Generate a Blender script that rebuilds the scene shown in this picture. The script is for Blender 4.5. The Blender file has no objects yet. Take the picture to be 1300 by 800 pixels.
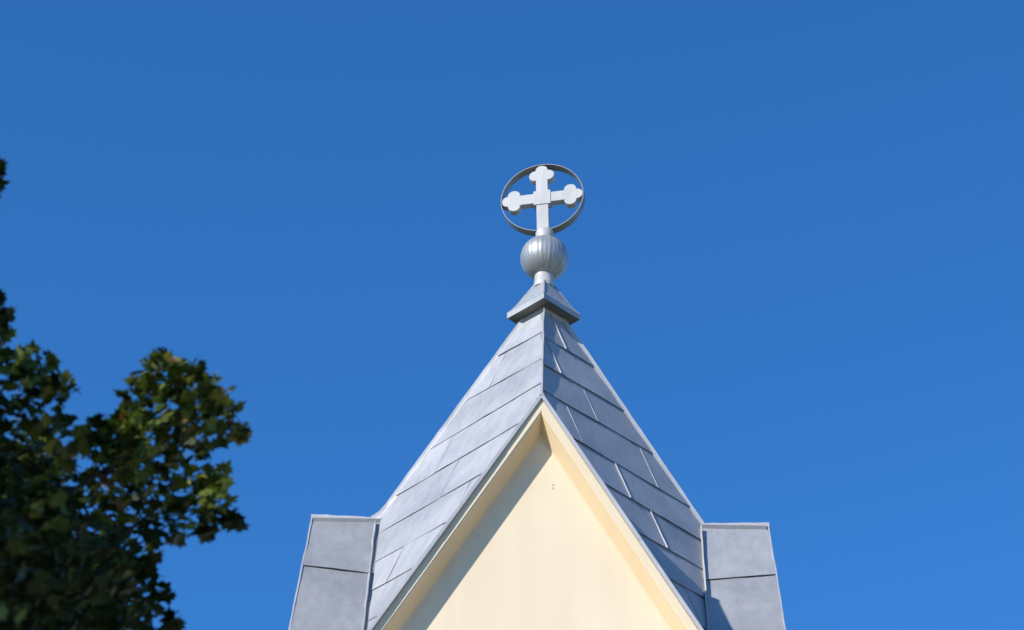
import bpy, bmesh, math, random
from mathutils import Vector, Matrix, noise
R_ = math.radians
scene = bpy.context.scene
COL = scene.collection

# ------------------------------------------------------------------ camera
ZA = 16.0                                   # height of the (hidden) apex of the spire
CAM = Vector((0.0337, -19.5231, ZA - 14.3465))
PITCH, YAW, ROLL, FPX = 0.6231, -0.0167, 0.0268, 3300.0
fw = Vector((math.sin(YAW)*math.cos(PITCH), math.cos(YAW)*math.cos(PITCH), math.sin(PITCH)))
rt = Vector((math.cos(YAW), -math.sin(YAW), 0)); up = rt.cross(fw)
rt2 = rt*math.cos(ROLL) + up*math.sin(ROLL); up2 = -rt*math.sin(ROLL) + up*math.cos(ROLL)
cd = bpy.data.cameras.new('camera'); cam = bpy.data.objects.new('camera', cd); COL.objects.link(cam)
M = Matrix((rt2, up2, -fw)).transposed().to_4x4(); M.translation = CAM; cam.matrix_world = M
cd.sensor_width = 36; cd.lens = FPX/1300*36; cd.clip_end = 5000; cd.clip_start = 0.1
cd.dof.use_dof = True; cd.dof.focus_distance = 24.2; cd.dof.aperture_fstop = 2.4; cd.dof.aperture_blades = 9
scene.camera = cam

# ------------------------------------------------------------------ light
SUN = Vector((-0.6454, -0.5798, 0.4973)).normalized()
EL = math.asin(SUN.z); AZ = math.atan2(SUN.x, SUN.y)     # azimuth clockwise from +Y
w = bpy.data.worlds.new('World'); scene.world = w; w.use_nodes = True
nt = w.node_tree; bg = nt.nodes['Background']
sky = nt.nodes.new('ShaderNodeTexSky'); sky.sky_type = 'NISHITA'; sky.sun_disc = False
sky.sun_elevation = EL; sky.sun_rotation = AZ
sky.air_density = 1.0; sky.dust_density = 0.0; sky.ozone_density = 10.0; sky.altitude = 0
hs = nt.nodes.new('ShaderNodeHueSaturation'); hs.inputs['Saturation'].default_value = 1.10
nt.links.new(sky.outputs[0], hs.inputs['Color']); nt.links.new(hs.outputs[0], bg.inputs[0]); bg.inputs[1].default_value = 0.146
sd = bpy.data.lights.new('sun', 'SUN'); sd.energy = 4.1; sd.angle = R_(0.5); sd.color = (1.0, 0.94, 0.86)
sun = bpy.data.objects.new('sun', sd); COL.objects.link(sun)
sun.rotation_euler = SUN.to_track_quat('Z', 'Y').to_euler()
vs = scene.view_settings
vs.view_transform = 'Standard'; vs.look = 'None'; vs.gamma = 1.0; vs.use_curve_mapping = False; vs.exposure = 0.5
scene.cycles.max_bounces = 8

# ------------------------------------------------------------------ materials
def new_mat(name):
    m = bpy.data.materials.new(name); m.use_nodes = True
    return m, m.node_tree, m.node_tree.nodes['Principled BSDF']
def N(t, kind, **kw):
    n = t.nodes.new(kind)
    for k, v in kw.items():
        if k in n.inputs: n.inputs[k].default_value = v
        else: setattr(n, k, v)
    return n
def ramp(t, pts):
    n = t.nodes.new('ShaderNodeValToRGB'); e = n.color_ramp.elements
    while len(e) > 1: e.remove(e[-1])
    e[0].position = pts[0][0]; e[0].color = (*pts[0][1], 1)
    for p, c in pts[1:]:
        x = e.new(p); x.color = (*c, 1)
    return n
def mix(t, a, b, fac, mode='MULTIPLY'):
    n = t.nodes.new('ShaderNodeMix'); n.data_type = 'RGBA'; n.blend_type = mode
    if isinstance(fac, float): n.inputs[0].default_value = fac
    else: t.links.new(fac, n.inputs[0])
    for s, i in ((a, 6), (b, 7)):
        if isinstance(s, tuple): n.inputs[i].default_value = (*s, 1)
        else: t.links.new(s, n.inputs[i])
    return n.outputs[2]

def zinc(name, col, metallic=0.35, rough=0.45, streak=0.18, bump=0.25):
    m, t, b = new_mat(name); L = t.links.new
    tc = N(t, 'ShaderNodeTexCoord')
    n1 = N(t, 'ShaderNodeTexNoise', Scale=1.7, Detail=6.0, Roughness=0.6); L(tc.outputs['Object'], n1.inputs['Vector'])
    n2 = N(t, 'ShaderNodeTexNoise', Scale=38.0, Detail=4.0, Roughness=0.7); L(tc.outputs['Object'], n2.inputs['Vector'])
    mp = N(t, 'ShaderNodeMapping'); mp.inputs['Scale'].default_value = (14, 14, 1.2); L(tc.outputs['Object'], mp.inputs[0])
    n3 = N(t, 'ShaderNodeTexNoise', Scale=1.0, Detail=5.0); L(mp.outputs[0], n3.inputs['Vector'])
    r1 = ramp(t, [(0.3, (1-streak, 1-streak, 1-streak*0.9)), (0.7, (1+streak*.6,)*3)]); L(n1.outputs[0], r1.inputs[0])
    r2 = ramp(t, [(0.3, (0.97,)*3), (0.7, (1.02,)*3)]); L(n2.outputs[0], r2.inputs[0])
    r3 = ramp(t, [(0.32, (0.90,)*3), (0.62, (1.05,)*3)]); L(n3.outputs[0], r3.inputs[0])
    at = N(t, 'ShaderNodeAttribute', attribute_name='tone')
    c = mix(t, col, r1.outputs[0], 1.0); c = mix(t, c, r2.outputs[0], 1.0); c = mix(t, c, r3.outputs[0], 0.8)
    c = mix(t, c, at.outputs['Color'], 1.0)
    L(c, b.inputs['Base Color'])
    b.inputs['Metallic'].default_value = metallic
    rr = N(t, 'ShaderNodeMapRange'); rr.inputs[1].default_value = 0.3; rr.inputs[2].default_value = 0.7
    rr.inputs[3].default_value = rough-0.08; rr.inputs[4].default_value = rough+0.12
    L(n1.outputs[0], rr.inputs[0]); L(rr.outputs[0], b.inputs['Roughness'])
    bp = N(t, 'ShaderNodeBump', Strength=bump, Distance=0.01)
    n4 = N(t, 'ShaderNodeTexNoise', Scale=9.0, Detail=2.0); L(tc.outputs['Object'], n4.inputs['Vector'])
    L(n4.outputs[0], bp.inputs['Height']); L(bp.outputs[0], b.inputs['Normal'])
    return m
ZINC = zinc('zinc_sheet', (0.362, 0.368, 0.376), metallic=0.2, rough=0.5, streak=0.12)
ZINC_TRIM = zinc('zinc_trim', (0.44, 0.435, 0.435), metallic=0.2, rough=0.45, streak=0.1)
GALV = zinc('galvanised_metal', (0.36, 0.375, 0.38), metallic=0.4, rough=0.48, streak=0.12)
SILVER = zinc('silver_paint', (0.445, 0.45, 0.44), metallic=0.1, rough=0.5, streak=0.13, bump=0.07)
SOFFIT = zinc('shaded_soffit', (0.15, 0.15, 0.14), metallic=0.2, rough=0.55)  # shade under the cap put into a dark colour, against the ground bounce
RINGM = zinc('ring_steel', (0.20, 0.205, 0.205), metallic=0.3, rough=0.45, streak=0.15)

def plaster(name, col):
    m, t, b = new_mat(name); L = t.links.new
    tc = N(t, 'ShaderNodeTexCoord')
    n1 = N(t, 'ShaderNodeTexNoise', Scale=0.9, Detail=5.0, Roughness=0.55); L(tc.outputs['Object'], n1.inputs['Vector'])
    n2 = N(t, 'ShaderNodeTexNoise', Scale=120.0, Detail=3.0); L(tc.outputs['Object'], n2.inputs['Vector'])
    mp = N(t, 'ShaderNodeMapping'); mp.inputs['Scale'].default_value = (6, 6, 0.5); L(tc.outputs['Object'], mp.inputs[0])
    n3 = N(t, 'ShaderNodeTexNoise', Scale=1.0, Detail=6.0); L(mp.outputs[0], n3.inputs['Vector'])
    r1 = ramp(t, [(0.3, (0.95, 0.94, 0.92)), (0.7, (1.03, 1.03, 1.03))]); L(n1.outputs[0], r1.inputs[0])
    r3 = ramp(t, [(0.35, (0.97, 0.965, 0.955)), (0.6, (1.005,)*3)]); L(n3.outputs[0], r3.inputs[0])
    c = mix(t, col, r1.outputs[0], 1.0); c = mix(t, c, r3.outputs[0], 1.0); L(c, b.inputs['Base Color'])
    b.inputs['Roughness'].default_value = 0.9; b.inputs['Specular IOR Level'].default_value = 0.2
    bp = N(t, 'ShaderNodeBump', Strength=0.25, Distance=0.002); L(n2.outputs[0], bp.inputs['Height'])
    L(bp.outputs[0], b.inputs['Normal'])
    return m
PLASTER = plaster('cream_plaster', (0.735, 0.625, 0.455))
REVEAL_PLASTER = plaster('warm_cream_plaster', (0.74, 0.585, 0.37))  # recess reveals, warmer in tone than the wall face

DARK, t_, b_ = new_mat('dark_iron'); b_.inputs['Base Color'].default_value = (0.05, 0.045, 0.04, 1); b_.inputs['Roughness'].default_value = 0.7
n_ = N(t_, 'ShaderNodeTexNoise', Scale=60.0); r_ = ramp(t_, [(0.3, (0.03, 0.028, 0.025)), (0.7, (0.08, 0.07, 0.06))])
t_.links.new(n_.outputs[0], r_.inputs[0]); t_.links.new(r_.outputs[0], b_.inputs['Base Color'])

BARK, t_, b_ = new_mat('bark'); b_.inputs['Roughness'].default_value = 0.95
tc_ = N(t_, 'ShaderNodeTexCoord'); mp_ = N(t_, 'ShaderNodeMapping'); mp_.inputs['Scale'].default_value = (12, 12, 2)
n_ = N(t_, 'ShaderNodeTexNoise', Scale=1.5, Detail=6.0); r_ = ramp(t_, [(0.35, (0.012, 0.010, 0.008)), (0.65, (0.04, 0.034, 0.028))])
t_.links.new(tc_.outputs['Object'], mp_.inputs[0]); t_.links.new(mp_.outputs[0], n_.inputs['Vector'])
t_.links.new(n_.outputs[0], r_.inputs[0]); t_.links.new(r_.outputs[0], b_.inputs['Base Color'])
bp_ = N(t_, 'ShaderNodeBump', Strength=0.8, Distance=0.02); t_.links.new(n_.outputs[0], bp_.inputs['Height']); t_.links.new(bp_.outputs[0], b_.inputs['Normal'])

LEAF, t_, b_ = new_mat('maple_leaf')
at_ = N(t_, 'ShaderNodeAttribute', attribute_name='tone'); t_.links.new(at_.outputs['Color'], b_.inputs['Base Color'])
b_.inputs['Roughness'].default_value = 0.5; b_.inputs['Specular IOR Level'].default_value = 0.18
tr_ = N(t_, 'ShaderNodeBsdfTranslucent'); mx_ = N(t_, 'ShaderNodeMixShader'); mx_.inputs[0].default_value = 0.22
gm_ = mix(t_, at_.outputs['Color'], (1.0, 1.25, 0.5), 1.0); t_.links.new(gm_, tr_.inputs[0])
t_.links.new(b_.outputs[0], mx_.inputs[1]); t_.links.new(tr_.outputs[0], mx_.inputs[2])
t_.links.new(mx_.outputs[0], t_.nodes['Material Output'].inputs[0])

GRASS, t_, b_ = new_mat('churchyard_grass'); b_.inputs['Roughness'].default_value = 0.95
tc_ = N(t_, 'ShaderNodeTexCoord'); n_ = N(t_, 'ShaderNodeTexNoise', Scale=0.4, Detail=8.0)
t_.links.new(tc_.outputs['Object'], n_.inputs['Vector'])
r_ = ramp(t_, [(0.3, (0.035, 0.055, 0.018)), (0.55, (0.06, 0.08, 0.03)), (0.75, (0.10, 0.10, 0.05))])
t_.links.new(n_.outputs[0], r_.inputs[0]); t_.links.new(r_.outputs[0], b_.inputs['Base Color'])
GRAVEL, t_, b_ = new_mat('bounce_gravel'); b_.inputs['Roughness'].default_value = 0.95
tc_ = N(t_, 'ShaderNodeTexCoord'); n_ = N(t_, 'ShaderNodeTexVoronoi', Scale=30.0)
t_.links.new(tc_.outputs['Object'], n_.inputs['Vector'])
r_ = ramp(t_, [(0.0, (0.34, 0.295, 0.21)), (1.0, (0.54, 0.475, 0.36))])
t_.links.new(n_.outputs['Color'], r_.inputs[0]); t_.links.new(r_.outputs[0], b_.inputs['Base Color'])

# ------------------------------------------------------------------ helpers
def link(name, bm, mat, parent=None, smooth=None, rot=0.0, loc=(0, 0, 0), recalc=True):
    """one bmesh -> ONE mesh object (corner colour 'tone' comes with it when the bmesh has it)"""
    if recalc: bmesh.ops.recalc_face_normals(bm, faces=bm.faces[:])
    if smooth is not None:
        for f in bm.faces: f.smooth = True
    me = bpy.data.meshes.new(name); bm.to_mesh(me); bm.free()
    if 'tone' not in me.color_attributes:
        a = me.color_attributes.new('tone', 'FLOAT_COLOR', 'CORNER')
        a.data.foreach_set('color', [1.0]*4*len(me.loops))
    if smooth is not None: me.set_sharp_from_angle(angle=R_(smooth))
    me.materials.append(mat)
    o = bpy.data.objects.new(name, me); COL.objects.link(o)
    o.parent = parent; o.location = loc; o.rotation_euler = (0, 0, rot)
    return o
def empty(name, loc):
    o = bpy.data.objects.new(name, None); o.empty_display_size = 0.3; o.location = loc; COL.objects.link(o); return o
def tag(o, label, cat, group=None):
    o['label'] = label; o['category'] = cat
    if group: o['group'] = group
def box(bm, frame, a, b):
    """box between corners a and b of the frame (origin, e1, e2, e3)"""
    O, e1, e2, e3 = frame
    vs_ = [bm.verts.new(O + e1*x + e2*y + e3*z) for x in (a[0], b[0]) for y in (a[1], b[1]) for z in (a[2], b[2])]
    for q in ((0,1,3,2), (4,6,7,5), (0,4,5,1), (2,3,7,6), (0,2,6,4), (1,5,7,3)): bm.faces.new([vs_[i] for i in q])
WORLD = (Vector((0,0,0)), Vector((1,0,0)), Vector((0,1,0)), Vector((0,0,1)))
def sweep(bm, pts, frames, prof, closed=True):
    """profile [(a,b)] swept along pts, each with (ea, eb)"""
    rows = [[bm.verts.new(p + ea*x + eb*y) for x, y in prof] for p, (ea, eb) in zip(pts, frames)]
    n = len(prof)
    for r0, r1 in zip(rows, rows[1:]):
        for i in range(n if closed else n-1): bm.faces.new((r0[i], r0[(i+1) % n], r1[(i+1) % n], r1[i]))
    if closed: bm.faces.new(rows[0][::-1]); bm.faces.new(rows[-1])
def lathe(bm, prof, seg, fr=None):
    rows = []
    for r, z in prof:
        rows.append([bm.verts.new((r*(fr(i, z) if fr else 1)*math.cos(2*math.pi*i/seg), r*(fr(i, z) if fr else 1)*math.sin(2*math.pi*i/seg), z)) for i in range(seg)])
    for a, b in zip(rows, rows[1:]):
        for i in range(seg): bm.faces.new((a[i], a[(i+1) % seg], b[(i+1) % seg], b[i]))
    bm.faces.new(rows[0][::-1]); bm.faces.new(rows[-1])
def clip(poly, nx, ny, d):
    """keep the side nx*u+ny*v <= d"""
    out = []
    for i, p in enumerate(poly):
        q = poly[(i+1) % len(poly)]; a = nx*p[0]+ny*p[1]-d; b = nx*q[0]+ny*q[1]-d
        if a <= 0: out.append(p)
        if (a < 0 < b) or (b < 0 < a):
            s = a/(a-b); out.append((p[0]+(q[0]-p[0])*s, p[1]+(q[1]-p[1])*s))
    return out
def clip_poly(poly, region):
    """poly clipped to the convex, counter-clockwise region"""
    for i, p in enumerate(region):
        q = region[(i+1) % len(region)]
        nx, ny = q[1]-p[1], -(q[0]-p[0])
        poly = clip(poly, nx, ny, nx*p[0]+ny*p[1])
        if len(poly) < 3: return []
    return poly
def area(p): return 0.5*sum(a[0]*b[1]-b[0]*a[1] for a, b in zip(p, p[1:]+p[:1]))
def sheet(bm, frame, poly, lift, thick, tone, step=0.11, amp=0.004, seed=0.0):
    """a thin metal sheet: polygon in the (u,v) plane of the frame, lifted by lift(v), slightly buckled"""
    if len(poly) < 3 or abs(area(poly)) < 1e-4: return
    lay = bm.loops.layers.float_color.get('tone') or bm.loops.layers.float_color.new('tone')
    O, eu, ev, en = frame
    b2 = bmesh.new(); b2.faces.new([b2.verts.new((x, y, 0)) for x, y in poly])
    us = [p[0] for p in poly]; vs2 = [p[1] for p in poly]
    for lo, hi, no in ((min(us), max(us), (1,0,0)), (min(vs2), max(vs2), (0,1,0))):
        k = max(1, int((hi-lo)/step))
        for i in range(1, k):
            x = lo+(hi-lo)*i/k
            bmesh.ops.bisect_plane(b2, geom=b2.verts[:]+b2.edges[:]+b2.faces[:], plane_co=(x if no[0] else 0, x if no[1] else 0, 0), plane_no=no)
    def pos(v, dz):
        u_, v_ = v.co.x, v.co.y
        h = lift(v_) + amp*noise.noise(Vector((u_*3.1+seed, v_*3.1, seed*1.7))) + 0.5*amp*noise.noise(Vector((u_*8+seed, v_*8, seed)))
        return O + eu*u_ + ev*v_ + en*(h+dz)
    b2.verts.ensure_lookup_table()
    top = [bm.verts.new(pos(v, 0)) for v in b2.verts]; bot = [bm.verts.new(pos(v, -thick)) for v in b2.verts]
    b2.verts.index_update()
    fs = []
    for f in b2.faces:
        ids = [v.index for v in f.verts]
        fs.append(bm.faces.new([top[i] for i in ids])); fs.append(bm.faces.new([bot[i] for i in ids[::-1]]))
    for e in b2.edges:
        if e.is_boundary:
            i, j = e.verts[0].index, e.verts[1].index
            fs.append(bm.faces.new((top[i], top[j], bot[j], bot[i])))
    for f in fs:
        for l in f.loops: l[lay] = (*[c*tone for c in (1, 1, 1)], 1)
    b2.free()
def slab(bm, frame, poly, z0, z1):
    O, eu, ev, en = frame
    a = [bm.verts.new(O+eu*x+ev*y+en*z0) for x, y in poly]; b = [bm.verts.new(O+eu*x+ev*y+en*z1) for x, y in poly]
    bm.faces.new(a[::-1]); bm.faces.new(b)
    for i in range(len(a)):
        j = (i+1) % len(a); bm.faces.new((a[i], a[j], b[j], b[i]))

# ------------------------------------------------------------------ ground
bm = bmesh.new(); S = 1500; bm.faces.new([bm.verts.new(p) for p in ((-S,-S,0), (S,-S,0), (S,S,0), (-S,S,0))])
o = link('ground', bm, GRASS); o['kind'] = 'structure'
bm = bmesh.new(); slab(bm, WORLD, [(-4.2,-45), (40,-45), (40,14), (-4.2,14)], -0.05, 0.004)  # unseen gravel area, added and sized to bounce warm light up the tower
o = link('path', bm, GRAVEL); o['kind'] = 'structure'

# ------------------------------------------------------------------ church tower
K, H0, H1, RO, TA = 0.5689, 0.3558, 2.5246, 2.0, 1.7153
FIN = 0.032
tower = empty('church_tower', (0, 0, 0))
tag(tower, 'cream plastered church tower top with steep grey zinc spire and gables', 'church tower')
A = Vector((0, 0, ZA))
def hipr(h): return K*h - FIN*1.0            # radius of the roof skin along the hips

# --- the four diagonal faces of the spire: sheets in lapped courses
# face frame: v = depth below the apex measured down the slope, u across (positive towards hip "b")
def spire_face(name, ang, courses, seams, seed, tones, LAP=0.017, raised=()):
    """face whose normal looks along ang; courses: (A,B): joint at depth A + B*u ; seams[i]: u of the upright joints of course i"""
    d = Vector((math.cos(ang), math.sin(ang), 0)); eu = Vector((-d.y, d.x, 0))
    # distance of the face from the axis at depth h: hipr(h)/sqrt2
    s = K/math.sqrt(2); ev = Vector((d.x*s, d.y*s, -1)); sl = ev.length; ev.normalize()
    en = eu.cross(ev)
    if en.dot(d) < 0: en = -en
    O = A + d*(-FIN/math.sqrt(2))
    fr = (O, eu, ev, en)
    rk = 1/math.sqrt(2)
    # outline in (u, h): hips u = +-hipr(h)/sqrt2 down to the ridges, then the valleys against the gable roofs
    tb = K*H1/(2-K*TA); hb = H1 + tb*TA
    hr = H1 - 0.02
    reg = [(-hipr(H0-.03)*rk, H0-.03), (hipr(H0-.03)*rk, H0-.03), (hipr(hr)*rk, hr), (0.0, hb-0.05), (-hipr(hr)*rk, hr)]
    reg = [(u, h*sl) for u, h in reg]
    if area(reg) < 0: reg = reg[::-1]
    bm = bmesh.new()
    slab(bm, fr, reg, -0.05, -0.012)
    lay = bm.loops.layers.float_color.new('tone')
    for f in bm.faces:
        for l in f.loops: l[lay] = (.8,.8,.8,1)
    rnd = random.Random(seed)
    courses = [(a, b*1.414) for a, b in courses]; seams = {k: [x/1.414 for x in v] for k, v in seams.items()}
    js = [(H0-.04, 0.0)] + courses + [(hb+.2, 0.0)]
    for i in range(len(js)-1):
        (a0, b0), (a1, b1) = js[i], js[i+1]
        us = [-2.5] + sorted(seams.get(i, [])) + [2.5]
        for j in range(len(us)-1):
            x0, x1 = us[j]+(0.002 if j else 0), us[j+1]-(0.002 if j < len(us)-2 else 0)
            lap = 0.035 if i else 0.0
            q = [(x0, (a0+b0*x0-lap)*sl), (x1, (a0+b0*x1-lap)*sl), (x1, (a1+b1*x1)*sl), (x0, (a1+b1*x0)*sl)]
            if area(q) < 0: q = q[::-1]
            q = clip_poly(q, reg)
            v0, v1 = (a0-lap)*sl, a1*sl
            tone = tones(i, j, rnd)
            sheet(bm, fr, q, lambda v, v0=v0, v1=v1: -0.006 + LAP*min(1, max(0, (v-v0)/(v1-v0))), 0.0035, tone, seed=seed+i*3.3+j*7.7, amp=0.0055)
        for j_, x in enumerate(seams.get(i, [])):   # folded upright seam between two sheets
            n = 6; va, vb = (max(a0+b0*x+0.004, (abs(x)/rk+FIN)/K+.04))*sl, (a1+b1*x-0.004)*sl
            if vb-va < .05: continue
            pts = [O+eu*(x+0.0015*math.sin(k*2.1+seed))+ev*(va+(vb-va)*k/n)+en*(-0.006+(LAP-.001)*k/n) for k in range(n+1)]
            before = set(bm.faces); w_, h_ = (0.0035, 0.011) if (i, j_) in raised else (0.0025, 0.0045)
            sweep(bm, pts, [(eu, en)]*(n+1), [(-w_, 0), (-w_, h_), (w_, h_), (w_, 0)])
            for f in bm.faces:
                if f not in before:
                    for l in f.loops: l[lay] = (1.05, 1.05, 1.05, 1)
    return link(name, bm, ZINC, tower, smooth=25)
def tone_plain(i, j, r): return 1.0 + r.uniform(-.06, .06)
Lc = [(.785, 0), (1.278, -.008), (1.75, -.06), (2.224, -.066), (2.705, -.06), (3.16, -.05), (3.59, -.04), (4.02, -.04)]
Rc = [(.88, 0), (1.365, 0.01), (1.82, 0.008), (2.33, -.02), (2.765, -.02), (3.22, -.01), (3.65, 0), (4.08, 0)]
# front-left face: u positive towards the front hip when eu points that way
faces = []
def uside(ang, toward):          # sign that turns "towards the hip 'toward'" into +u of that face
    d = Vector((math.cos(ang), math.sin(ang), 0)); eu = Vector((-d.y, d.x, 0)); return 1 if eu.dot(toward) > 0 else -1
FRONT = Vector((0, -1, 0)); BACK = -FRONT
aL, aR = math.radians(225), math.radians(315)
sL, sR = uside(aL, FRONT), uside(aR, FRONT)
def flip(c, s): return [(a, b*s) for a, b in c]
def flips(d, s): return {k: [x*s for x in v] for k, v in d.items()}
seamL = {1: [-.25], 3: [-.58], 4: [-.18], 5: [.32], 6: [-.5], 7: [.05]}
seamR = {0: [.06], 1: [.43], 2: [.02], 3: [.58, -.74], 4: [.02], 5: [-.33], 6: [.2], 7: [-.38]}
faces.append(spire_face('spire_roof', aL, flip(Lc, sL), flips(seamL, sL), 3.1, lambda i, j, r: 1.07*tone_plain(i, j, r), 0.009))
faces.append(spire_face('spire_roof', aR, flip(Rc, sR), flips(seamR, sR), 8.4, tone_plain, 0.0125, ((0, 0), (1, 0), (4, 0), (5, 0))))
faces.append(spire_face('spire_roof', math.radians(45), Lc, seamL, 12.4, tone_plain))
faces.append(spire_face('spire_roof', math.radians(135), Rc, seamR, 17.4, tone_plain))

# --- standing seams on the four hips, running out into the gable ridges with a small curve
def hip_seam(dirv, seed, parent, flare=0.0):
    side = Vector((-dirv.y, dirv.x, 0))
    path = []
    sl = math.sqrt(1+K*K); T = (dirv*K - Vector((0,0,1)))/sl
    nrm = (dirv + Vector((0,0,K)))/sl
    n = 26
    hE = H1 - 0.12 - flare if flare else H1 + 0.01
    for i in range(n+1):
        h = (H0-.02) + (hE-H0+.02)*i/n
        path.append((A + dirv*hipr(h) + Vector((0,0,-h)), T, nrm))
    P0 = path[-1][0]; E = A + dirv*(K*H1+0.0+.4*flare) + Vector((0,0,-H1-0.016))
    C = A + dirv*(hipr(H1-.06)) + Vector((0,0,-H1+0.03))
    for i in range(1, 9 if flare else 1):
        s = i/8; p = P0*(1-s)**2 + C*2*s*(1-s) + E*s*s
        tg = ((C-P0)*2*(1-s) + (E-C)*2*s).normalized(); path.append((p, tg, side.cross(tg)*(1 if side.cross(tg).z > 0 else -1)))
    bm = bmesh.new(); lay = bm.loops.layers.float_color.new('tone')
    pts, frs = [], []
    for i, (p, tg, nn) in enumerate(path):
        wob = side*(0.008*noise.noise(Vector((i*.35, seed, 0)))) 
        pts.append(p+wob); frs.append((side, nn))
    hgt = lambda i: FIN*(1+0.12*noise.noise(Vector((i*.8, seed, 3))))
    rows = []
    for i, (p, (ea, eb)) in enumerate(zip(pts, frs)):
        h = hgt(i)
        k = min(1, max(0, (i-n+3)/6))           # where the curve starts the flashing reaches further down the faces
        leg = 0.010 + (0.03*k if flare else 0)
        dn = -0.010 - (0.045*k if flare else 0)
        prof = [(-leg, dn), (-0.005, 0.004), (-0.005, h), (0.005, h), (0.005, 0.004), (leg, dn), (0, dn-.02)]
        rows.append([bm.verts.new(p+ea*x+eb*y) for x, y in prof])
    for r0, r1 in zip(rows, rows[1:]):
        for j in range(len(r0)): bm.faces.new((r0[j], r0[(j+1) % len(r0)], r1[(j+1) % len(r0)], r1[j]))
    bm.faces.new(rows[0][::-1]); bm.faces.new(rows[-1])
    for f in bm.faces:
        for l in f.loops: l[lay] = (1, 1, 1, 1)
    return link('hip_seam', bm, ZINC_TRIM, parent, smooth=30)
hip_seam(Vector((0,-1,0)), 1.0, faces[0]); hip_seam(Vector((-1,0,0)), 2.0, faces[0], 0.08)
hip_seam(Vector((1,0,0)), 3.3, faces[1]); hip_seam(Vector((0,1,0)), 4.7, faces[3])

# --- bell-cast cap at the top of the spire
def square_loft(bm, levels):
    rows = [[bm.verts.new((r*x, r*y, ZA+z)) for x, y in ((0,-1), (1,0), (0,1), (-1,0))] for r, z in levels]
    for a, b in zip(rows, rows[1:]):
        for i in range(4): bm.faces.new((a[i], a[(i+1) % 4], b[(i+1) % 4], b[i]))
    bm.faces.new(rows[0][::-1]); bm.faces.new(rows[-1])
bm = bmesh.new()
square_loft(bm, [(0.32, -0.340), (0.331, -0.345), (0.333, -0.356), (0.337, -0.356), (0.340, -0.300), (0.296, -0.262), (0.250, -0.208), (0.17, -0.085), (0.098, 0.024)])
bmesh.ops.bevel(bm, geom=[e for e in bm.edges if all(v.co.z > ZA-.31 for v in e.verts) and abs(e.verts[0].co.z-e.verts[1].co.z) > .01], offset=0.004, segments=2, affect='EDGES')
cap = link('spire_cap', bm, GALV, tower, smooth=12)
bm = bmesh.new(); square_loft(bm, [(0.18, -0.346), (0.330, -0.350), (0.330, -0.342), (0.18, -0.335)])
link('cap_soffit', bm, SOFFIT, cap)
bm = bmesh.new(); square_loft(bm, [(0.19, -0.40), (0.192, -0.35)])
link('cap_skirt', bm, ZINC_TRIM, cap)
bm = bmesh.new()
for dv in (Vector((0,-1,0)), Vector((1,0,0)), Vector((0,1,0)), Vector((-1,0,0))):     # soldered arris seams
    sd_ = Vector((-dv.y, dv.x, 0))
    pts = [A+dv*(r+.002)+Vector((0,0,z)) for r, z in ((0.338,-0.300), (0.296,-0.262), (0.250,-0.208), (0.17,-0.085), (0.098,0.024))]
    sweep(bm, pts, [(sd_, dv)]*5, [(-.006,-.004), (-.004,.005), (.004,.005), (.006,-.004)])
link('arris_seam', bm, GALV, cap)

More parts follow.
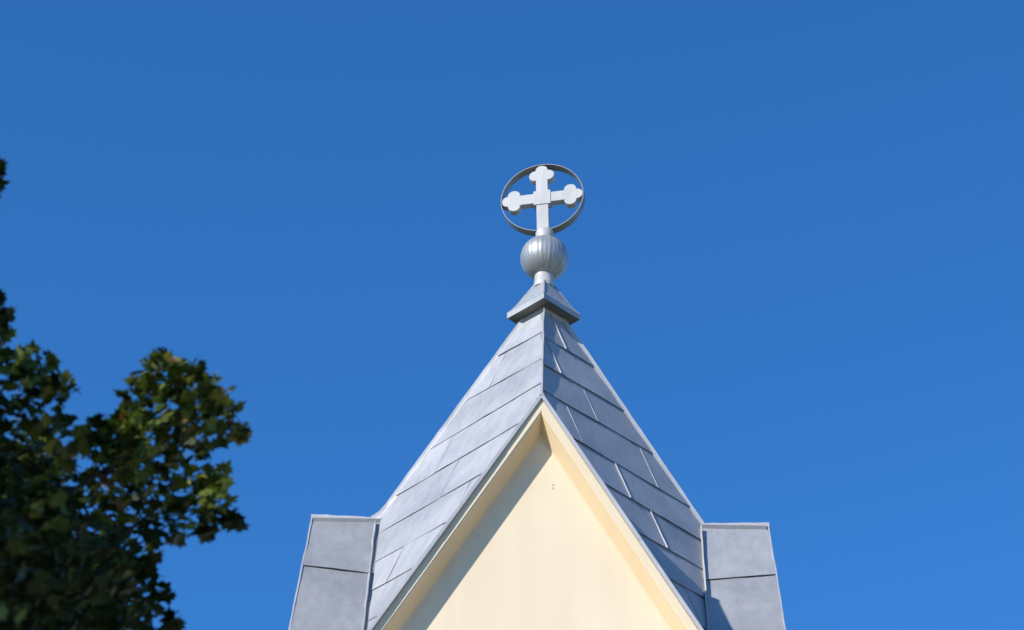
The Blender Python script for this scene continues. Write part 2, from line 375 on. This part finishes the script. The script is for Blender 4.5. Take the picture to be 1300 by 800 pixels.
# --- gable roofs (the front one and its three turns), each with ridge cap, verge trims and valley flashings
WALLY = -1.980
cA = 1/math.sqrt(1+TA*TA)
def gable_roof(rot, seed, tonef, tight=0):
    bm = bmesh.new(); lay = bm.loops.layers.float_color.new('tone')
    rnd = random.Random(seed)
    EAVE = 1.99
    top = Vector((0, 0, ZA-H1-0.012))
    for s in (-1, 1):
        ev = Vector((s, 0, -TA)).normalized(); eu = Vector((0, -1, 0)); en = eu.cross(ev)
        if en.z < 0: en = -en
        fr = (top, eu, ev, en); L = EAVE/cA
        # u = distance out along the ridge; inner end along the 45 degree valley u = |x| = v*cA
        reg = [(0.05, 0.0), (1.988, 0.0), (1.988+0.015*EAVE, L), (EAVE-.01, L)]
        body = [(0.05, 0.0), (1.978, 0.0), (1.978, 1.95/cA), (1.94, 1.95/cA)]
        if area(body) < 0: body = body[::-1]
        if area(reg) < 0: reg = reg[::-1]
        slab(bm, fr, reg, -0.016, -0.008); slab(bm, fr, body, -0.055, -0.0165)
        for f in bm.faces:
            for l in f.loops:
                if l[lay][3] == 0: l[lay] = (.8, .8, .8, 1)
        js = [0.0, 0.425+rnd.uniform(-.008,.008), 1.01, 1.5, EAVE+.4]; tl = 0.1/cA
        for i in range(4):
            lap = 0.03 if i else 0
            q = [(-1, (js[i]-lap)/cA+3*tl*(i>0)), (3, (js[i]-lap)/cA-tl*(i>0)), (3, js[i+1]/cA-tl), (-1, js[i+1]/cA+3*tl)]
            if area(q) < 0: q = q[::-1]
            q = clip_poly(q, reg)
            v0, v1 = (js[i]-lap)/cA, js[i+1]/cA
            sheet(bm, fr, q, lambda v, v0=v0, v1=v1: -0.004+0.014*min(1.1, max(-.1, (v-v0)/(v1-v0))), 0.003, tonef(s, i, rnd), amp=0.007, seed=seed+i+s*5)
            # heads of the fixing clips pressed through the sheet
            for _ in range(3):
                uu, vv = rnd.uniform(1.5, 1.93), rnd.uniform(v0+.1, v1-.06)
                if vv > L-.1: continue
                c = top+eu*uu+ev*vv+en*(-0.003+0.012*(vv-v0)/(v1-v0))
                r = rnd.uniform(.006, .010)
                ring = [bm.verts.new(c+eu*r*math.cos(a*math.pi/4)+ev*r*math.sin(a*math.pi/4)) for a in range(8)]
                tip = bm.verts.new(c+en*.006)
                for a in range(8):
                    f = bm.faces.new((ring[a], ring[(a+1) % 8], tip))
                    for l in f.loops: l[lay] = (1.05,)*3+(1,)
    o = link('gable_roof', bm, ZINC, tower, smooth=25, rot=rot)
    # ridge cap: a folded strip, rising a little towards the gable
    bm = bmesh.new(); n = 14; pts, frs = [], []
    for i in range(n+1):
        y = -(K*H1-.06) - (2.004-K*H1+.06)*i/n
        z = -H1 - 0.020 + 0.022*i/n + 0.006*noise.noise(Vector((i*.5, seed, 0)))
        pts.append(Vector((0.003*noise.noise(Vector((i*.6, seed, 9))), y, ZA+z))); frs.append((Vector((1,0,0)), Vector((0,0,1))))
    sweep(bm, pts, frs, [(-.022,-.032), (-.007,.000), (-.006,.018), (.006,.018), (.007,.000), (.022,-.032), (.0,-.02)])
    link('ridge_cap', bm, ZINC_TRIM, o, smooth=30)
    for s in (-1, 1):
        ev = Vector((s, 0, -TA)).normalized(); en = Vector((0,-1,0)).cross(ev); en = en if en.z > 0 else -en
        # verge trim: folded drip edge following the rake, in lengths with lapped joints
        bm = bmesh.new(); L = EAVE/cA; a0 = 0.0
        for j, a1 in enumerate((0.62, 1.55, 2.6, L)):
            pts, frs = [], []
            for i in range(9):
                v = a0+(a1+.02-a0)*i/8
                pts.append(top+ev*v+Vector((0, -1.994-0.015*v*cA-0.0015*(j%2)+0.004*noise.noise(Vector((v*3, seed, s))), 0))); frs.append((Vector((0,-1,0)), en))
            e = .0008*(j % 2)
            sweep(bm, pts, frs, [(-.006,.010+e), (.005+e,.011+e), (.007+e,.009), (.006+e,-.017-e), (.001,-.019-e), (.001,.003), (-.006,.003)])
            a0 = a1
        link('verge_trim', bm, ZINC_TRIM, o, smooth=30)
        # upstand of the valley against the spire, a hand's breadth off the spire face
        bm = bmesh.new(); pts, frs = [], []; n = 16
        for i in range(n+1):
            x = 0.05+(1.30-0.05)*i/n
            yj = K*(H1+x*TA) - x
            y = -(yj + (-0.034 if tight == s else -0.004) + 0.006*noise.noise(Vector((i*.7, seed, s))))
            pts.append(top+ev*(x/cA)+Vector((0, y, 0))+en*0.0)
            frs.append((Vector((0,-1,0)), en))
        sweep(bm, pts, frs, [(-.004,-.02), (-.006,.045), (.006,.050), (.008,.045), (.009,-.02)] if tight == s else [(-.003,-.004), (-.005,.032), (.001,.037), (.005,.032), (.006,.006), (.016,.004), (.016,-.004)])
        link('valley_flashing', bm, ZINC_TRIM, o, smooth=30)
    return o
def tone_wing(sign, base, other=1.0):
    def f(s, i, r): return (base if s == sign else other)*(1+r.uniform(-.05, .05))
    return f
gable_roof(0.0, 1.0, tone_wing(1, 1.0))
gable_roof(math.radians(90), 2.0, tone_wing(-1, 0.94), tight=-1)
gable_roof(math.radians(180), 3.0, tone_wing(1, 1.0))
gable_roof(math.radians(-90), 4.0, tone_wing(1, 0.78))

# --- gable walls with their triangular, splayed recess
EZ = ZA-H1-2.0*TA                       # eaves level
RD, RQ = 0.17, 0.126                    # depth of the recess, drop of its inner point
def gable_wall(rot):
    bm = bmesh.new()
    aw = ZA-H1-0.046                    # wall apex just under the roof skin
    za, zb = ZA-2.699, EZ+0.35          # recess apex and foot
    wz = lambda z, ap: (ap-z)/TA
    yf, yb = WALLY, WALLY+RD
    V = lambda x, y, z: bm.verts.new((x, y, z))
    wb = wz(EZ, aw)
    ow = wz(zb, za); zi = za-RQ; ziB = zb+0.06; iw = wz(ziB, zi)
    a = V(0, yf, aw); bl = V(-wb, yf, EZ); br = V(wb, yf, EZ)
    oa = V(0, yf, za); ol = V(-ow, yf, zb); orr = V(ow, yf, zb)
    ia = V(0, yb, zi); il = V(-iw, yb, ziB); ir = V(iw, yb, ziB)
    for q in ((a, bl, ol, oa), (a, oa, orr, br), (bl, br, orr, ol), (oa, ol, il, ia), (ia, ir, orr, oa), (ol, orr, ir, il), (ia, il, ir)): bm.faces.new(q)
    # body behind the face
    a2 = V(0, yf+.45, aw); b2 = V(-wb+.0, yf+.45, EZ); c2 = V(wb, yf+.45, EZ)
    for q in ((a, a2, b2, bl), (a, br, c2, a2), (bl, b2, c2, br), (a2, c2, b2)): bm.faces.new(q)
    bmesh.ops.recalc_face_normals(bm, faces=bm.faces[:])
    es = [e for e in bm.edges if {e.verts[0], e.verts[1]} <= {oa, ol, orr} or {e.verts[0], e.verts[1]} <= {ia, il, ir}]
    bmesh.ops.bevel(bm, geom=es, offset=0.008, segments=2, affect='EDGES')
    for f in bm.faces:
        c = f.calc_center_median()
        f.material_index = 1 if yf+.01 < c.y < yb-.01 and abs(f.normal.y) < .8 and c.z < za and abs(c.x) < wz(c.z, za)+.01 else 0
    w_ = link('gable_wall', bm, PLASTER, tower, smooth=20, rot=rot); w_.data.materials.append(REVEAL_PLASTER)
    return w_
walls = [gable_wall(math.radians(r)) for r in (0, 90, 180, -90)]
def tie(x, z):
    bm = bmesh.new(); bmesh.ops.create_cone(bm, segments=12, radius1=.0035, radius2=.003, depth=.012, cap_ends=True, matrix=Matrix.Translation((x, WALLY+RD-.002, z)) @ Matrix.Rotation(math.pi/2, 4, 'X'))
    link('wall_plug', bm, DARK, walls[0])
for q in ((0.1026, ZA-3.287), (0.103, ZA-3.317), (-0.4866, ZA-3.7725)): tie(*q)

# --- shaft of the tower under the gables
bm = bmesh.new(); box(bm, WORLD, (-1.966,-1.966,0), (1.966,1.966,EZ-.14)); link('tower_wall', bm, PLASTER, tower)
bm = bmesh.new(); box(bm, WORLD, (-2.02,-2.02,EZ-.14), (2.02,2.02,EZ-.002)); bmesh.ops.bevel(bm, geom=bm.edges[:], offset=.02, segments=2, affect='EDGES'); link('cornice', bm, PLASTER, tower)
bm = bmesh.new(); box(bm, WORLD, (-2.05,-2.05,0), (2.05,2.05,.6)); bmesh.ops.bevel(bm, geom=bm.edges[:], offset=.02, segments=2, affect='EDGES'); link('plinth', bm, PLASTER, tower)

# ------------------------------------------------------------------ finial: neck, ribbed ball, cross in a ring
fin = empty('cross_finial', (-0.002, 0, ZA+0.02))   # foot of the neck
tag(fin, 'silver trefoil cross inside a metal ring, standing on a ribbed ball at the spire tip', 'cross')
bm = bmesh.new(); lathe(bm, [(.098,-.03), (.098,.012), (.092,.020), (.088,.13)], 40); link('neck', bm, SILVER, fin, smooth=35)
bm = bmesh.new(); RB, SEG = 0.225, 132; prof = []
for i in range(41):
    a = -math.pi/2*0.93 + math.pi*0.93*i/40; prof.append((RB*math.cos(a), 0.322+RB*math.sin(a)))
rb_ = random.Random(5); gore = [rb_.uniform(-.012, .006) for _ in range(33)]
def ribs(i, z):
    g, ph = i//4, i % 4
    return 1 + (0.009 if ph == 0 else (-.003 if ph == 2 else 0.0)) + gore[g % 33]*.35*(0 if ph == 0 else 1)
lathe(bm, prof, SEG, ribs)
lay_ = bm.loops.layers.float_color.new('tone')
gt = [rb_.uniform(.88, 1.06) for _ in range(33)]
for f in bm.faces:
    c = f.calc_center_median(); t = gt[int((math.atan2(c.y, c.x) % (2*math.pi))/(2*math.pi)*33) % 33]
    for l in f.loops: l[lay_] = (t, t, t, 1)
ball = link('ball', bm, GALV, fin, smooth=60)
bm = bmesh.new(); lathe(bm, [(.086,.525), (.088,.535), (.088,.618), (.080,.640), (.062,.648)], 40); link('collar', bm, SILVER, fin, smooth=35)
bm = bmesh.new(); lathe(bm, [(.092,.527), (.092,.535)], 40); link('joint_gasket', bm, DARK, fin, smooth=35)

# cross: extruded outline = two bars, centre block and twelve lobes, merged into one solid piece by layering depths
FY, FT = R_(-10.5), R_(-1.9)
crossroot = link('cross', (lambda bm: (box(bm, WORLD, (-.0575,-.037,-.44), (.0575,.037,.30)), bm)[1])(bmesh.new()), SILVER, fin)
Rot = Matrix.Rotation(FY, 4, 'Z')
Mx = Matrix.Translation((-0.026, 0, 1.026)) @ Matrix.Rotation(FT, 4, 'Y') @ Rot
bm = bmesh.new()
def plate(bm, outline, d0, d1):
    f = [bm.verts.new((x, -d1, z)) for x, z in outline]; g = [bm.verts.new((x, d0, z)) for x, z in outline]
    bm.faces.new(f); bm.faces.new(g[::-1])
    for i in range(len(f)):
        j = (i+1) % len(f); bm.faces.new((f[j], f[i], g[i], g[j]))
# full outline of a budded cross, walked around once
HW, TR, LC, LR, OFF = 0.0575, 0.392, 0.272, 0.060, 0.058
def trefoil():
    """outline of one upward arm from right flank to left flank (x, z), arm along +z"""
    pts = []
    def arc(cx, cz, a0, a1, n=12):
        for i in range(n+1):
            a = R_(a0+(a1-a0)*i/n); pts.append((cx+LR*math.cos(a), cz+LR*math.sin(a)))
    a_in = math.degrees(math.asin(max(-1, min(1, (HW-OFF-0.0)/LR))))
    arc(.062, LC, -92, 90)                 # right bud
    arc(0.0, LC+.060, 0, 180)             # end bud
    arc(-.062, LC, 90, 272)               # left bud
    return pts
arm = trefoil()
def turned(pts, k):
    for _ in range(k): pts = [(-z, x) for x, z in pts]
    return pts
outline = []
CB = 0.082
def arm_with_neck(k, pts):
    return turned([(HW, CB)] + [(HW, LC-LR+.004)] + pts + [(-HW, LC-LR+.004)] + [(-HW, CB)], k)
# right arm first, then top, left, and the shaft downwards
outline += arm_with_neck(3, arm) + arm_with_neck(0, arm) + arm_with_neck(1, arm)
outline += [(-HW, -CB), (-HW, -.435), (HW, -.435), (HW, -CB)]
plate(bm, outline, .036, .036)
for v in bm.verts: v.co = Mx @ v.co
bmesh.ops.recalc_face_normals(bm, faces=bm.faces[:])
bmesh.ops.bevel(bm, geom=[e for e in bm.edges if any(len(f.verts) > 20 for f in e.link_faces)], offset=.003, segments=2, affect='EDGES')
old = crossroot.data; crossroot.data = bpy.data.meshes.new('cross')
bmesh.ops.recalc_face_normals(bm, faces=bm.faces[:])
for f in bm.faces: f.smooth = True
bm.to_mesh(crossroot.data); bm.free()
a_ = crossroot.data.color_attributes.new('tone', 'FLOAT_COLOR', 'CORNER'); a_.data.foreach_set('color', [1.0]*4*len(crossroot.data.loops))
crossroot.data.set_sharp_from_angle(angle=R_(35)); crossroot.data.materials.append(SILVER); bpy.data.meshes.remove(old)
bm = bmesh.new(); box(bm, WORLD, (-.083,-.043,-.083), (.083,.043,.083)); bmesh.ops.bevel(bm, geom=bm.edges[:], offset=.003, segments=2, affect='EDGES')
for v in bm.verts: v.co = Mx @ v.co
link('centre_block', bm, SILVER, crossroot, smooth=35)
bm = bmesh.new(); n = 96; rows = []
for i in range(n):
    a = 2*math.pi*i/n
    rows.append([bm.verts.new(Mx @ Vector((r*math.cos(a), y, r*math.sin(a)))) for r, y in ((.401,-.044), (.401,.044), (.393,.044), (.393,-.044))])
for i in range(n):
    a, b = rows[i], rows[(i+1) % n]
    for j in range(4): bm.faces.new((a[j], a[(j+1) % 4], b[(j+1) % 4], b[j]))
link('ring', bm, RINGM, fin, smooth=35)

# ------------------------------------------------------------------ maple tree at the left
def at(px, py, dist):
    """point at that distance from the camera, for laying out the real crown"""
    d = (fw*FPX + rt2*(px-650) + up2*(400-py)).normalized(); return CAM + d*dist
D0 = 13.0
rnd = random.Random(11)
clusters = []                       # (centre, radius, leaves)
def cl(px, py, r, dz=0.0, dens=1.0):
    d = D0 + dz
    clusters.append((at(px, py, d), r/FPX*d, dens))
for q in ((205,470,22), (245,487,30), (283,515,20), (300,545,14), (185,500,26), (225,525,36), (262,548,22), (170,535,28), (205,450,8), (195,480,24), (230,500,26), (255,515,24), (270,498,18), (210,545,26), (248,560,18), (230,470,16), (195,592,28), (214,578,22), (165,602,28), (225,605,20), (308,553,8), (150,590,26),
          (252,600,30), (280,628,22), (294,660,12), (240,640,32), (212,662,30), (262,672,12), (272,608,14),
          (20,455,22), (50,468,24), (82,490,14), (25,500,34), (60,520,26), (2,402,9), (-2,376,7), (-8,238,9), (-6,430,16), (-5,212,4)):
    cl(q[0], q[1], q[2]*1.15, dz=rnd.uniform(-.35, .35), dens=1.15)
for q in ((30,570,50), (150,558,28), (176,548,26), (128,545,18), (80,560,40), (130,572,36), (168,585,32), (100,620,55), (40,660,70), (160,640,45), (188,690,28), (120,705,55), (186,722,22),
          (60,760,70), (145,770,45), (198,758,18), (216,788,12), (15,800,80), (110,800,70), (190,810,30), (-30,520,50), (-40,620,80), (-30,720,80)):
    cl(*q, dz=rnd.uniform(-.5, .5), dens=1.2)
for q in ((20,640,70), (80,680,70), (30,740,80), (100,760,70), (150,720,45), (40,590,50)):
    cl(*q, dz=rnd.uniform(.5, 1.6), dens=1.7); cl(q[0]-15, q[1]+25, q[2], dz=rnd.uniform(1.6, 2.6), dens=1.7); cl(q[0], q[1]+60, q[2], dz=rnd.uniform(-1.0, -.5), dens=1.0)
# the rest of the crown, out of the frame to the left, towards the sun
CC = at(-620, 720, 12.6)
def inframe(p):
    d = p-CAM; z = d.dot(fw); return 650+FPX*d.dot(rt2)/z, 400-FPX*d.dot(up2)/z
BEAM = at(120, 540, 12.8)        # gap carved in the unseen crown to let sun onto these leaves
k = 0
while k < 560:
    p = Vector((rnd.uniform(-1,1), rnd.uniform(-1,1), rnd.uniform(-1,1)))
    if p.length > 1 or p.length < .35: continue
    c = CC + Vector((p.x*3.1, p.y*3.1, p.z*3.1))
    x, y = inframe(c); r = rnd.uniform(.22, .40)
    if x + r*FPX/12 > (40 if y > 600 else -28) or (x > -r*FPX/11-10 and y < 640): continue
    rel = c - BEAM; along = rel.dot(SUN)
    if along > .1 and (rel-SUN*along).length < 1.4: k += 1; continue
    clusters.append((c, r, 0.85)); k += 1
q0 = at(40, 740, 12.8)              # unseen clusters added towards the sun to shade the lower leaves
for _ in range(60):
    c = q0 + SUN*rnd.uniform(1.2, 2.6) + Vector((rnd.uniform(-.7,.7), rnd.uniform(-.7,.7), rnd.uniform(-.75,.45)))
    x, y = inframe(c)
    if x < -130: clusters.append((c, .34, 1.3))
tree = empty('maple_tree', (CC.x-0.2, CC.y+0.1, 0))
tag(tree, 'dark leafy maple tree with a few yellowing leaves left of the tower', 'tree')
T0 = tree.location.copy()
OUT = [(0,-.10), (.14,-.12), (.40,-.22), (.34,-.02), (.52,.16), (.34,.18), (.36,.34), (.16,.30), (.12,.44), (0,.62),
       (-.12,.44), (-.16,.30), (-.36,.34), (-.34,.18), (-.52,.16), (-.34,-.02), (-.40,-.22), (-.14,-.12)]
verts, polys, tones = [], [], []
def leaf(c, rr, bright):
    s = rr.choice((rr.uniform(.05, .08), rr.uniform(.07, .11), rr.uniform(.08, .125)))
    z = Vector((rr.gauss(0, .62)+SUN.x*.35, rr.gauss(0, .62)+SUN.y*.35, rr.gauss(.8, .3))).normalized()   # leaves turn to the light
    x = Vector((rr.uniform(-1,1), rr.uniform(-1,1), 0)); x = (x - z*x.dot(z)).normalized(); y = z.cross(x)
    droop = rr.uniform(.1, .7)
    b = len(verts)
    verts.append(c + z*0.02*s)
    for u, v in OUT: verts.append(c + x*u*s + y*v*s - z*(abs(u)*droop*.5 + max(0, v)*droop*.6)*s)
    n = len(OUT)
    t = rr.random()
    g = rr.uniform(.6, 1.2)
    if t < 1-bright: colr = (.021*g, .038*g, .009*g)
    elif t < 1-bright*.38: colr = (.095*g, .135*g, .026*g)     # lighter leaves, sunlight put into their colour
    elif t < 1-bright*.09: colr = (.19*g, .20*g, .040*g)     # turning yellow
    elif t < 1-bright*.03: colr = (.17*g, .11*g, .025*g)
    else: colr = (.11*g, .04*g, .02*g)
    for i in range(n):
        polys.append((b, b+1+i, b+1+(i+1) % n)); tones.append(colr)
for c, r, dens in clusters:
    x_, y_ = inframe(c); br = .62 if (-20 < x_ < 330 and 430 < y_ < 660) else .05  # more light-coloured leaves where sun falls; shade elsewhere is put into leaf colour
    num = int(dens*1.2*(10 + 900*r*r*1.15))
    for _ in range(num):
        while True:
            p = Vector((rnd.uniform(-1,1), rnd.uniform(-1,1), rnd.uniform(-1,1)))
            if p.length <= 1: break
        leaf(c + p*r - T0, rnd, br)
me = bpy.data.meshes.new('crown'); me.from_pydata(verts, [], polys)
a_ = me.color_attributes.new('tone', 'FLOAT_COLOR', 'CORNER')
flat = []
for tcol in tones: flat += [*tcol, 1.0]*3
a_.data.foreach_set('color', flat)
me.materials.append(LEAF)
crown = bpy.data.objects.new('crown', me); COL.objects.link(crown); crown.parent = tree
def limb(name, pts, r0, r1, parent):
    bm = bmesh.new(); n = len(pts); rows = []
    for i, p in enumerate(pts):
        t = (pts[min(i+1, n-1)]-pts[max(i-1, 0)]).normalized()
        a = t.orthogonal().normalized(); b = t.cross(a); r = r0+(r1-r0)*i/(n-1)
        seg = 10
        rows.append([bm.verts.new(p + (a*math.cos(2*math.pi*q/seg)+b*math.sin(2*math.pi*q/seg))*r*(1+.08*noise.noise(Vector((q, i, r0*50))))) for q in range(seg)])
    # keep the rings aligned
    for r_a, r_b in zip(rows, rows[1:]):
        off = min(range(10), key=lambda o: sum((r_a[q].co-r_b[(q+o) % 10].co).length for q in range(10)))
        r_b[:] = r_b[off:]+r_b[:off]
        for q in range(10): bm.faces.new((r_a[q], r_a[(q+1) % 10], r_b[(q+1) % 10], r_b[q]))
    bm.faces.new(rows[0][::-1]); bm.faces.new(rows[-1])
    return link(name, bm, BARK, parent, smooth=50)
def curve(p, q, sag, n=10):
    m = (p+q)/2 + Vector((rnd.uniform(-.2,.2), rnd.uniform(-.2,.2), sag)); return [p*(1-s)**2+m*2*s*(1-s)+q*s*s for s in [i/n for i in range(n+1)]]
topz = CC.z+2.2
trunk = limb('trunk', [Vector((.05*math.sin(i*.9), .06*math.cos(i*.7), -.1+topz*i/14)) for i in range(15)], .26, .05, tree)
def branch(target, z0, r0, sub=()):
    t = target-T0
    pts = curve(Vector((0, 0, z0)), t, .35)
    b = limb('branch', pts, r0, .008, tree)
    for s, q in sub:
        p = pts[s]; limb('twig', curve(p, q-T0, .08, 6), r0*.22, .003, b)
branch(at(190, 560, D0+.1), 5.0, .04, [(8, at(236,520,D0))])
branch(at(200, 645, D0+.1), 4.6, .04, [(8, at(252,640,D0))])
branch(at(40, 500, D0+.3), 5.8, .04)
branch(at(120, 740, D0+.1), 4.2, .04)
for a in range(0, 360, 30):
    d = Vector((math.cos(R_(a)), math.sin(R_(a)), 0)); q = CC+d*2.3+Vector((0, 0, rnd.uniform(-.5, 1.0)))
    if inframe(q)[0] < -120: branch(q, rnd.uniform(3.6, 6.2), .07)
